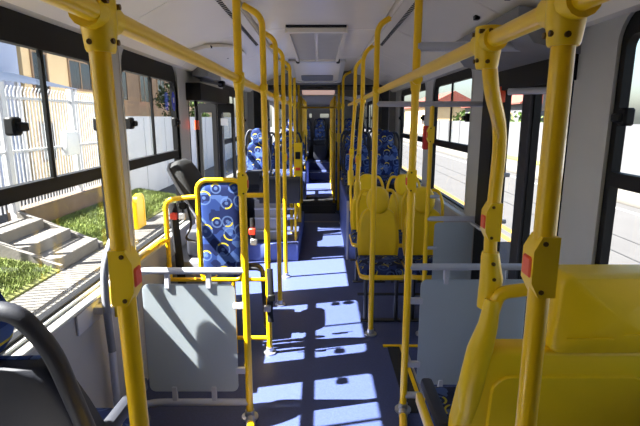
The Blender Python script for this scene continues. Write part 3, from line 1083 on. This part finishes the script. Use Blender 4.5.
# armrest of the front left seat (local frame: rotated by pi)
def arm(parent, x, y0, y1, z0, z1, m='charcoal'):
    b = MB().rbox(x - .018, x + .018, y0, y1, z0, z0 + .045, .012)
    b.v = [(px, py, pz + (z1 - z0) * (py - y0) / (y1 - y0)) for px, py, pz in b.v]
    ORG[parent.name] = Vector((0, 0, 0))
    return b.build('armrest', m, parent)
arm(s1, -.285, -.10, .18, .63, .65)
t = thing('side_seat', 'black padded sideways seat back leaning on the left wall before the door', 'seat', (-1.0, 3.56, .67))
MB().pad([(3.34, 0), (3.78, 0), (3.78, .40), (3.74, .50), (3.64, .53), (3.46, .53), (3.37, .50), (3.34, .40)],
         lambda a, b, d: (-.83 - b * .52 + d * .85, a, .88 + b * .92 + d * .5), .075).build('back_pad', 'rubber', t, 50)
MB().pad([(3.335, 0), (3.785, 0), (3.785, .40), (3.745, .51), (3.64, .54), (3.46, .54), (3.365, .51), (3.335, .40)],
         lambda a, b, d: (-.83 - b * .52 - d * .85, a, .88 + b * .92 - d * .5), .028).build('back_shell', 'charcoal_light', t, 50)
MB().rbox(-1.0, -.76, 3.36, 3.76, .67, .89, .03, 3).build('hinge_box', 'charcoal', t)
bx = struct(MB().rbox(-1.135, -.74, 3.28, 3.86, 0, .67, .02), 'equipment_box', 'charcoal_light', 'light grey box below the black sideways seat at the wheelchair space')

# wide yellow seat, front right, seen from behind
t = thing('wide_seat', 'wide yellow double-width seat seen from behind, front right', 'seat', (.82, 1.45, 0))
def wy(z):
    return 1.45 - (z - .46) * .10
half = [(-.33, .40), (-.37, .50), (-.368, .68), (-.352, .80), (-.328, .90), (-.30, .965), (-.26, .985), (-.10, .985)]
poly = [(.80 + a * .945, b) for a, b in half] + [(.80 - a * .945, b) for a, b in reversed(half)]
MB().pad(poly, lambda a, b, d: (a, wy(b) - d, b), .05, [(1, -.6), (1, .3), (.985, .65), (.95, .92), (.90, 1.0)]).build('back_shell', 'yellow_plastic', t, 50)
for s in (-1, 1):
    hp_ = [(.80 + s * .305, wy(.70) - .02, .70), (.80 + s * .300, wy(.85) - .02, .85), (.80 + s * .287, wy(.97) - .02, .97), (.80 + s * .268, wy(1.06) - .015, 1.06), (.80 + s * .257, wy(1.14), 1.14)]
    MB().tube(hp_, [.03, .042, .040, .030, .024], 14).build('shoulder', 'yellow_plastic', t)
# recessed lower field edge, raised
MB().pad([(.80 + a, b) for a, b in rrect(-.25, .25, .45, .895, .06)], lambda a, b, d: (a, wy(b) - .052 - d, b), .012, [(1, -.5), (1, .4), (.985, .9), (.9, 1)]).build('back_plate', 'yellow_plastic', t, 50)
hp = MB().pad(rrect(.715, 1.10, .975, 1.245, .035), lambda a, b, d: (a, wy(b) + .02 - d, b), .085, [(1, -.3), (1, .6), (.98, .88), (.93, 1)]).build('headrest', 'yellow_plastic', t, 50)
for x0_, x1_, z_ in ((.755, .90, 1.035), (.93, 1.05, 1.05)):
    MB().box(x0_, x1_, wy(z_) - .0735, wy(z_) - .068, z_, z_ + .003).build('moulded_line', 'yellow_plastic', hp)
for s in (-1, 1):
    pts = fillet([(.80 + s * .268, wy(1.0), 1.0), (.80 + s * .252, wy(1.1), 1.10), (.80 + s * .24, wy(1.16), 1.165), (.80 + s * .08, wy(1.17), 1.185)], .05, 6)
    MB().tube(pts, .021, 12).build('grab_loop', 'yellow', t)
MB().pad(rrect(.47, 1.13, 1.47, 1.92, .05), lambda a, b, d: (a, b, .45 + d), .07).build('cushion', 'fab_seat', t, 50)
MB().rbox(.46, 1.135, 1.44, 1.93, .38, .45, .02).build('seat_pan', 'yellow_plastic', t)
b = MB().rbox(.415, .465, 1.46, 1.76, .60, .65, .016)
b.build('armrest', 'charcoal', t)
MB().rbox(.385, .412, 1.44, 1.70, .57, .62, .010).build('armrest_trim', 'yellow_plastic', t)
wheelbox(.50, 1.185, .95, 1.98, .375, 'grey wheel-arch box under the wide yellow seat')

# folded tip-up seat by the left wall in front of the partition
t = thing('tip_up_seat', 'folded grey and yellow tip-up seat against the left wall', 'seat', (-1.08, 2.12, .5))
pts = fillet([(-1.045, 2.16, .55), (-1.06, 2.17, .80), (-1.05, 2.17, 1.0), (-1.02, 2.23, 1.13), (-.99, 2.30, 1.10), (-.98, 2.32, .95), (-.98, 2.32, .70)], .10, 6)
MB().tube(pts, .019, 12).build('shell_edge', 'charcoal_light', t)
MB().pad([(2.19, .72), (2.29, .70), (2.30, 1.06), (2.25, 1.10), (2.20, 1.04)], lambda a, b, d: (-1.03 + d, a, b), .03).build('folded_pad', 'yellow_plastic', t)
MB().rbox(-1.135, -1.03, 2.17, 2.25, .74, .78, .008).build('wall_arm', 'grey_tube', t)
MB().rbox(-1.137, -1.125, 2.02, 2.30, .70, .80, .004).build('wall_plate', 'grey_tube', t)

# ------------------------------------------------------------------ wheelchair place
t = thing('wheelchair_backrest', 'blue patterned wheelchair backrest board in a yellow tube frame', 'backrest', (-.68, 3.17, 0))
y = 3.17
fr = [(x_, y, z_) for x_, z_ in rrect(-.845, -.535, .57, 1.285, .07)]
MB().tube(fr + [fr[0]], .017, 12, cap=False).build('frame', 'yellow', t)
MB().pad(rrect(-.825, -.553, .585, 1.265, .055), lambda a, b, d: (a, y + .012 - d, b), .028).build('pad', 'fab_back', t, 50)
MB().prism(rrect(-.828, -.55, .58, 1.268, .055), 'Y', y + .012, y + .022).build('backboard', 'charcoal', t)
MB().tube(fillet([(-.845, y, 1.17), (-1.07, y, 1.15), (-1.07, y, .57)], .07), .017, 12).build('side_tube', 'yellow', t)
MB().tube([(-1.08, y, .57), (-.37, y, .57)], .015, 12).build('lower_tube', 'yellow', t)
MB().tube([(-.535, y, 1.18), (-.37, y, 1.18)], .017, 12).build('upper_tube', 'yellow', t)
MB().tube([(-.62, y, .12), (-.37, y, .12)], .015, 12).tube([(-.62, y, .0), (-.62, y, .57)], .015, 12).build('base_tube', 'yellow', t)
MB().tube(fillet([(-1.095, 2.5, .865), (-1.095, 3.10, .865), (-1.07, y, .865)], .04), .017, 12).tube([(-1.095, 2.62, .865), (-1.135, 2.62, .865)], .012, 8).build('wall_rail', 'yellow', t)
for dy, z_ in ((.06, .66), (.16, .60)):
    MB().tube(fillet([(-.55, y + dy, z_), (-.42, y + dy, z_), (-.40, y + dy, .18)], .09, 8), .016, 10).build('armrest_loop', 'dark_tube', t)
# straps and buckles
def strap(label, pts, wdt, buckle, axis_m='webbing'):
    t = thing('safety_belt', label, 'belt', pts[-1], 'wheelchair belts')
    mb = MB()
    mb.tube(pts, wdt, 6, flat=.2)
    mb.build('webbing', axis_m, t)
    for (p, m_) in buckle:
        MB().rbox(p[0] - .025, p[0] + .025, p[1] - .012, p[1] + .012, p[2] - .025, p[2] + .025, .006, 1).build('buckle', m_, t)
    return t
strap('black wheelchair belt with red buckle hanging by the left wall', [(-1.03, 3.2, 1.12), (-1.02, 3.2, .95), (-1.0, 3.2, .60), (-.995, 3.2, .50)], .03, [((-1.02, 3.18, 1.03), 'red_strap'), ((-.96, 3.18, 1.03), 'alu')])
strap('black curled belt with retractor beside the patterned board', fillet([(-.99, 3.22, 1.10), (-.93, 3.2, 1.12), (-.90, 3.2, .95), (-.96, 3.2, .86), (-.88, 3.2, .84)], .06), .016, [((-.96, 3.2, 1.10), 'black')])
strap('black belt with chrome buckle hanging on the aisle pole', [(-.355, 3.14, .66), (-.35, 3.13, .5), (-.36, 3.13, .34), (-.355, 3.135, .26)], .022, [((-.375, 3.12, .37), 'alu'), ((-.345, 3.12, .45), 'black')])
strap('red belt buckle hanging behind the wheelchair backrest', [(-.50, 3.35, .98), (-.50, 3.35, .80)], .016, [((-.50, 3.34, .88), 'red_strap'), ((-.49, 3.34, .80), 'alu')])

# ------------------------------------------------------------------ conductor desk
t = thing('conductor_desk', 'dark grey conductor desk with rounded top on a pale panel', 'desk', (-.5, 5.7, .223))
MB().prism(rrect(5.52, 5.90, .69, .98, [.05, .09, .03, .03]), 'X', -.73, -.25).build('desk_body', 'charcoal', t)
MB().prism([(5.56, .92), (5.90, .92), (5.90, 1.06), (5.66, 1.06)], 'X', -.90, -.73).build('desk_lid', 'charcoal', t)
MB().rbox(-.80, -.44, 5.60, 5.63, .223, .72, .006).build('front_panel', 'wall', t)
for z_ in (.34, .50, .62):
    MB().tube([(-.80, 5.575, z_), (-.30, 5.575, z_)], .012, 8).build('guard_tube', 'grey_tube', t)
MB().tube([(-.30, 5.575, .223), (-.30, 5.575, .72)], .015, 8).build('desk_leg', 'yellow', t)
# fare reader on the far yellow pole
t = thing('fare_reader', 'yellow fare reader box beyond the conductor desk', 'fare reader', (-.30, 6.62, 0))
MB().tube([(-.30, 6.62, .0), (-.30, 6.62, .95)], .03, 10).build('post', 'yellow', t)
MB().prism([(6.54, .90), (6.68, .90), (6.68, 1.36), (6.58, 1.36), (6.54, 1.28)], 'X', -.365, -.255).build('housing', 'yellow_plastic', t)
MB().rbox(-.345, -.275, 6.528, 6.542, 1.14, 1.24, .004, 1).build('reader_screen', 'black', t)
MB().rbox(-.345, -.275, 6.53, 6.542, .98, 1.02, .004, 1).build('reader_lamp', 'red', t)
# red hammer boxes on the right wall posts
o = MB().rbox(1.14, 1.195, 5.16, 5.26, 1.36, 1.62, .012).build('hammer_box', mat('red_box', (190, 40, 34), .45))
tag(o, 'red emergency hammer box on the right window pillar', 'hammer box')

# ------------------------------------------------------------------ outside, pavement side
gr = struct(MB().box(-80, 80, -40, 120, -.56, -.50), 'ground', 'asphalt', 'pale sunlit asphalt street')
sw = struct(MB().box(-3.55, -1.62, -8, 30, -.50, -.372), 'sidewalk', 'concrete', 'pavement of pale slabs beside the bus')
MB().rbox(-1.72, -1.60, -8, 30, -.50, -.345, .02).build('kerb', 'concrete', sw)
sl_me = None
yy = 2.4
while yy < 17:
    for i in range(4):
        x0 = -3.55 + i * .4575
        if sl_me is None:
            o = MB().rbox(x0 + .008, x0 + .4495, yy + .008, yy + .592, -.385, -.35, .006, 1).build('paving_slab', 'slab', sw)
            sl_me = (o, x0, yy)
        else:
            o = sl_me[0].copy()
            COL.objects.link(o)
            o.location = (x0 - sl_me[1], yy - sl_me[2], random.uniform(-.003, .003))
    yy += .6
# lawn bank in two pieces, with the steps between
def lawn(y0, y1, label, k):
    mb = MB()
    mb.prism([(-3.55, -.5), (-3.55, -.33), (-3.75, -.26), (-4.75, -.08), (-4.75, -.5)], 'Y', y0, y1)
    o = struct(mb, 'lawn', 'soil', label)
    g = MB()
    for i in range(k):
        x = random.uniform(-4.68, -3.60)
        yv = random.uniform(y0 + .06, y1 - .06)
        z = -.33 + (.07 * (-3.55 - x) / .2 if x > -3.75 else .07 + (-3.75 - x) * .18)
        h = random.uniform(.03, .075)
        a = random.uniform(0, 2 * PI)
        dx, dy = math.cos(a) * .008, math.sin(a) * .008
        lx, ly = random.uniform(-.04, .04), random.uniform(-.04, .04)
        g.add([(x - dx, yv - dy, z - .01), (x + dx, yv + dy, z - .01), (x + lx, yv + ly, z + h)], [(0, 1, 2)])
    b = g.build('grass', 'grass', recalc=False)
    tag(b, 'green grass blades on the lawn ' + ('before the steps' if y0 < 5 else 'beyond the steps'), 'grass', None, 'stuff')
lawn(1.5, 6.08, 'green grass bank nearer than the steps', 20000)
lawn(7.37, 12.0, 'green grass bank beyond the steps', 20000)
t = thing('concrete_steps', 'short flight of concrete steps cut into the grass bank', 'steps', (-4.2, 6.72, -.5))
for i, (xa, xb, z) in enumerate(((-4.0, -3.58, -.19), (-4.42, -4.0, -.03), (-4.84, -4.42, .13))):
    MB().rbox(xa, xb, 6.17, 7.28, -.5, z, .012, 1).build('step', 'concrete', t)
for ya, yb_ in ((6.08, 6.17), (7.28, 7.37)):
    MB().prism([(-3.55, -.5), (-3.55, -.28), (-4.84, .24), (-4.84, -.5)], 'Y', ya, yb_).build('stringer', 'concrete', t)
t = struct(MB().box(-5.05, -4.75, -2, 6.08, -.5, .22).box(-5.05, -4.75, 7.37, 11.5, -.5, .24), 'garden_wall', 'lowwall', 'low tan garden wall under the white fence')
# white picket fence
t = thing('picket_fence', 'white metal picket fence on the low garden wall', 'fence', (-4.9, 6, .2))
for y0, y1 in ((1.5, 6.1), (6.1, 7.35), (7.35, 11.5)):
    for z in (.38, 1.15, 2.0):
        MB().box(-4.92, -4.88, y0, y1, z, z + .04).build('fence_rail', 'fence', t)
src = None
yy = 1.6
while yy < 11.5:
    if src is None:
        src = (MB().tube([(-4.9, yy, .24), (-4.9, yy, 2.12), (-4.86, yy, 2.2)], .014, 6).build('picket', 'fence', t), yy)
    else:
        o = src[0].copy()
        COL.objects.link(o)
        o.location.y = yy - src[1]
    yy += .095
for yy in (1.5, 3.7, 6.1, 7.35, 9.4, 11.45):
    MB().box(-4.95, -4.85, yy - .05, yy + .05, .1, 2.25).build('fence_post', 'fence', t)
o = MB().rbox(-4.878, -4.76, 8.88, 9.33, 1.0, 1.45, .02).build('meter_box', 'white')
tag(o, 'small white meter box on the picket fence', 'meter box')
o = struct(MB().box(-5.2, -5.0, 11.6, 34, -.5, 1.75), 'boundary_wall', 'whitewall', 'long white boundary wall beyond the fence')
for i in range(12):
    MB().box(-5.0, -4.975, 11.65 + i * 1.8, 11.75 + i * 1.8, -.5, 1.7).build('wall_rib', 'whitewall', o)
# yellow hoop on the grass verge
t = thing('bollard', 'yellow round-topped bollard plate at the pavement edge', 'bollard', (-3.44, 8.7, -.35))
MB().prism(rrect(8.52, 8.88, -.35, .28, [.15, .15, .01, .01]), 'X', -3.47, -3.41).build('plate', 'yellow', t)
MB().ring(rrect(8.50, 8.90, -.35, .30, [.16, .16, .01, .01]), rrect(8.54, 8.86, -.35, .26, [.14, .14, .01, .01]), 'X', -3.48, -3.40).build('rim', 'yellow', t)
# houses on the left
def house(name, label, x0, x1, y0, y1, h, wallm, wins, roof=None, face=1):
    t = thing(name, label, 'house', ((x0 + x1) / 2, (y0 + y1) / 2, -.5))
    MB().box(x0, x1, y0, y1, -.5, h).build('wall', wallm, t)
    fx = x1 if face > 0 else x0
    for (a, b, c, d) in wins:
        o = MB().ring(rrect(a, b, c, d, .002, 1), rrect(a + .07, b - .07, c + .07, d - .07, .002, 1), 'X', fx - .03 * face, fx + .05 * face).build('window', 'brownwall', t)
        MB().box(fx - .02, fx + .02, a + .06, b - .06, c + .06, d - .06).build('pane', 'darkglass', o)
        MB().box(fx - .02, fx + .035 * face, (a + b) / 2 - .03, (a + b) / 2 + .03, c + .06, d - .06).build('mullion', 'brownwall', o)
    if roof == 'gable':
        ym = (y0 + y1) / 2
        xm = (x0 + x1) / 2
        MB().prism([(x0 - .4, h), (xm, h + (x1 - x0) * .28), (x1 + .4, h), (x1 + .4, h - .12), (x0 - .4, h - .12)], 'Y', y0 - .3, y1 + .3).build('roof', 'rooftile', t)
    else:
        MB().box(x0 - .2, x1 + .2, y0 - .2, y1 + .2, h, h + .15).build('roof', 'whitewall', t)
    return t
house('house', 'cream two-storey house behind the white fence', -16, -9, 14.7, 19.8, 4.6, 'cream', [(15.1, 16.0, 2.4, 3.8), (17.3, 19.0, 2.7, 3.8), (15.1, 16.0, .3, 1.6)])
house('house', 'pale blue house left of the cream house', -16, -9.0, 4.0, 14.5, 4.9, 'lightblue', [(7, 8.2, 2.4, 3.7), (10, 11.2, 2.4, 3.7)])
house('house', 'brown building with balcony beyond the cream house', -20, -10.5, 20.6, 34, 5.6, 'brownwall', [(21.5, 22.6, 2.6, 4.0), (24.3, 26.2, 2.6, 4.2), (28.0, 29.5, 2.6, 4.2), (31, 32.5, 2.6, 4.2)])
house('house', 'tall cream block far beyond the white boundary wall', -24, -12, 36, 56, 9.0, 'cream', [(38 + i * 3, 39.5 + i * 3, 2.8 + j * 2.6, 4.2 + j * 2.6) for i in range(5) for j in range(2)])
t = thing('carport_roof', 'white corrugated carport roof behind the picket fence', 'roof', (-7.9, 8, 0))
mb = MB()
vs, fs = [], []
for i in range(121):
    yv = 2.0 + i * .1
    zz = .03 if i % 2 else 0
    vs += [(-8.85, yv, 2.95 + zz), (-7.0, yv, 2.50 + zz)]
for i in range(120):
    fs.append((2 * i, 2 * i + 1, 2 * i + 3, 2 * i + 2))
mb.add(vs, fs).build('sheet', 'whitewall', t, 10)
for yv in (2.1, 8, 13.9):
    MB().box(-7.15, -7.05, yv - .05, yv + .05, -.5, 2.5).build('post', 'fence', t)
    MB().box(-8.8, -8.7, yv - .05, yv + .05, -.5, 2.92).build('post', 'fence', t)

def tree(name, label, x, y, h, r, m, n=900, trunk=True, z0=-.5, cat='tree', grp=None):
    t = thing(name, label, cat, (x, y, z0), grp)
    if trunk:
        MB().tube([(x, y, z0), (x + .1, y, z0 + h * .45), (x, y + .1, z0 + h * .75)], [.16, .12, .05], 8).build('trunk', 'bark', t)
    mb = MB()
    blobs = [(0, 0, r * .4)] + [(random.uniform(-.5, .5) * r, random.uniform(-.6, .6) * r, random.uniform(.35, .85) * h) for _ in range(9)]
    for i in range(n):
        bx_, by_, bz_ = random.choice(blobs)
        d = Vector((random.gauss(0, 1), random.gauss(0, 1), random.gauss(0, 1))).normalized() * (r * .5 * random.uniform(.55, 1))
        c = Vector((x + bx_, y + by_, z0 + bz_)) + Vector((d.x, d.y, d.z * .8))
        if c.z < z0 + .05:
            continue
        s = random.uniform(.08, .2) * max(.5, min(1.6, r * .7))
        a = Vector((random.gauss(0, 1), random.gauss(0, 1), random.gauss(0, 1))).normalized()
        b2 = a.cross(Vector((.3, .5, .8))).normalized()
        mb.add([c - a * s, c + b2 * s * .6, c + a * s, c - b2 * s * .6], [(0, 1, 2, 3)])
    o = mb.build('foliage', m, t, recalc=False)
    o['kind'] = 'stuff'
    return t
tree('tree', 'dark leafy tree beyond the white boundary wall', -8.6, 27.4, 4.6, 1.0, 'leaf')
tree('tree', 'pale tree beyond the wall, seen through the open left door', -7.6, 30, 4.0, 1.1, 'leaf_pale')

# ------------------------------------------------------------------ outside, street side
for x in (3.42, 3.72):
    MB().box(x, x + .12, -5, 60, -.5, -.494).build('centre_line', 'roadyellow', gr)
for x in (2.35, 4.95, 5.65):
    MB().box(x, x + .035, -5, 60, -.5, -.496).build('road_seam', 'rubber', gr)
MB().box(7.35, 7.47, -5, 60, -.5, -.494).build('edge_line', 'roadwhite', gr)
fs_ = struct(MB().rbox(7.9, 10.4, -8, 70, -.5, -.36, .02), 'far_sidewalk', 'slab', 'pale pavement on the far side of the street')
v = struct(MB().box(9.7, 10.4, 4, 70, -.36, -.30), 'verge', 'soil', 'strip of grass along the far pavement')
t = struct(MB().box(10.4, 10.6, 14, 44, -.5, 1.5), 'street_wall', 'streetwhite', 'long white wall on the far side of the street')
for i in range(10):
    MB().box(10.36, 10.4, 14.2 + i * 3, 14.5 + i * 3, -.36, 1.55).build('wall_pier', 'streetwhite', t)
# picket fence with dark hedge behind, near right window
t = thing('picket_fence', 'white close picket fence across the street by the right edge', 'fence', (10.5, 9, -.36))
for z in (-.1, 1.2):
    MB().box(10.50, 10.54, 2, 13.9, z, z + .07).build('fence_rail', 'fence', t)
src = None
yy = 2.0
while yy < 13.9:
    if src is None:
        src = (MB().box(10.46, 10.50, yy, yy + .09, -.36, 1.45).build('picket', 'fence', t), yy)
    else:
        o = src[0].copy()
        COL.objects.link(o)
        o.location.y = yy - src[1]
    yy += .16
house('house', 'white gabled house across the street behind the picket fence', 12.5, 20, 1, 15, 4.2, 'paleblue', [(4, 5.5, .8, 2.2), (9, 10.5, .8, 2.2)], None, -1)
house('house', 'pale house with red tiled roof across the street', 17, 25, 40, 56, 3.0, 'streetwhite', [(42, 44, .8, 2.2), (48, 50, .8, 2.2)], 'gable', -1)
house('house', 'far cream house with red roof down the street', 15, 22, 66, 84, 3.4, 'cream', [(68, 70, .8, 2.2), (74, 76, .8, 2.2)], 'gable', -1)
for i, (x, y, h, r) in enumerate(((12.4, 24, 2.6, 1.5), (12.6, 29, 2.6, 1.6), (12.6, 34, 2.9, 1.6), (12.9, 40, 3.0, 1.8))):
    tree('shrub', '%s green shrub behind the white street wall' % words[i], x, y, h, r, 'leaf_pale', 700, False, -.5, 'shrub', 'shrubs along the street')
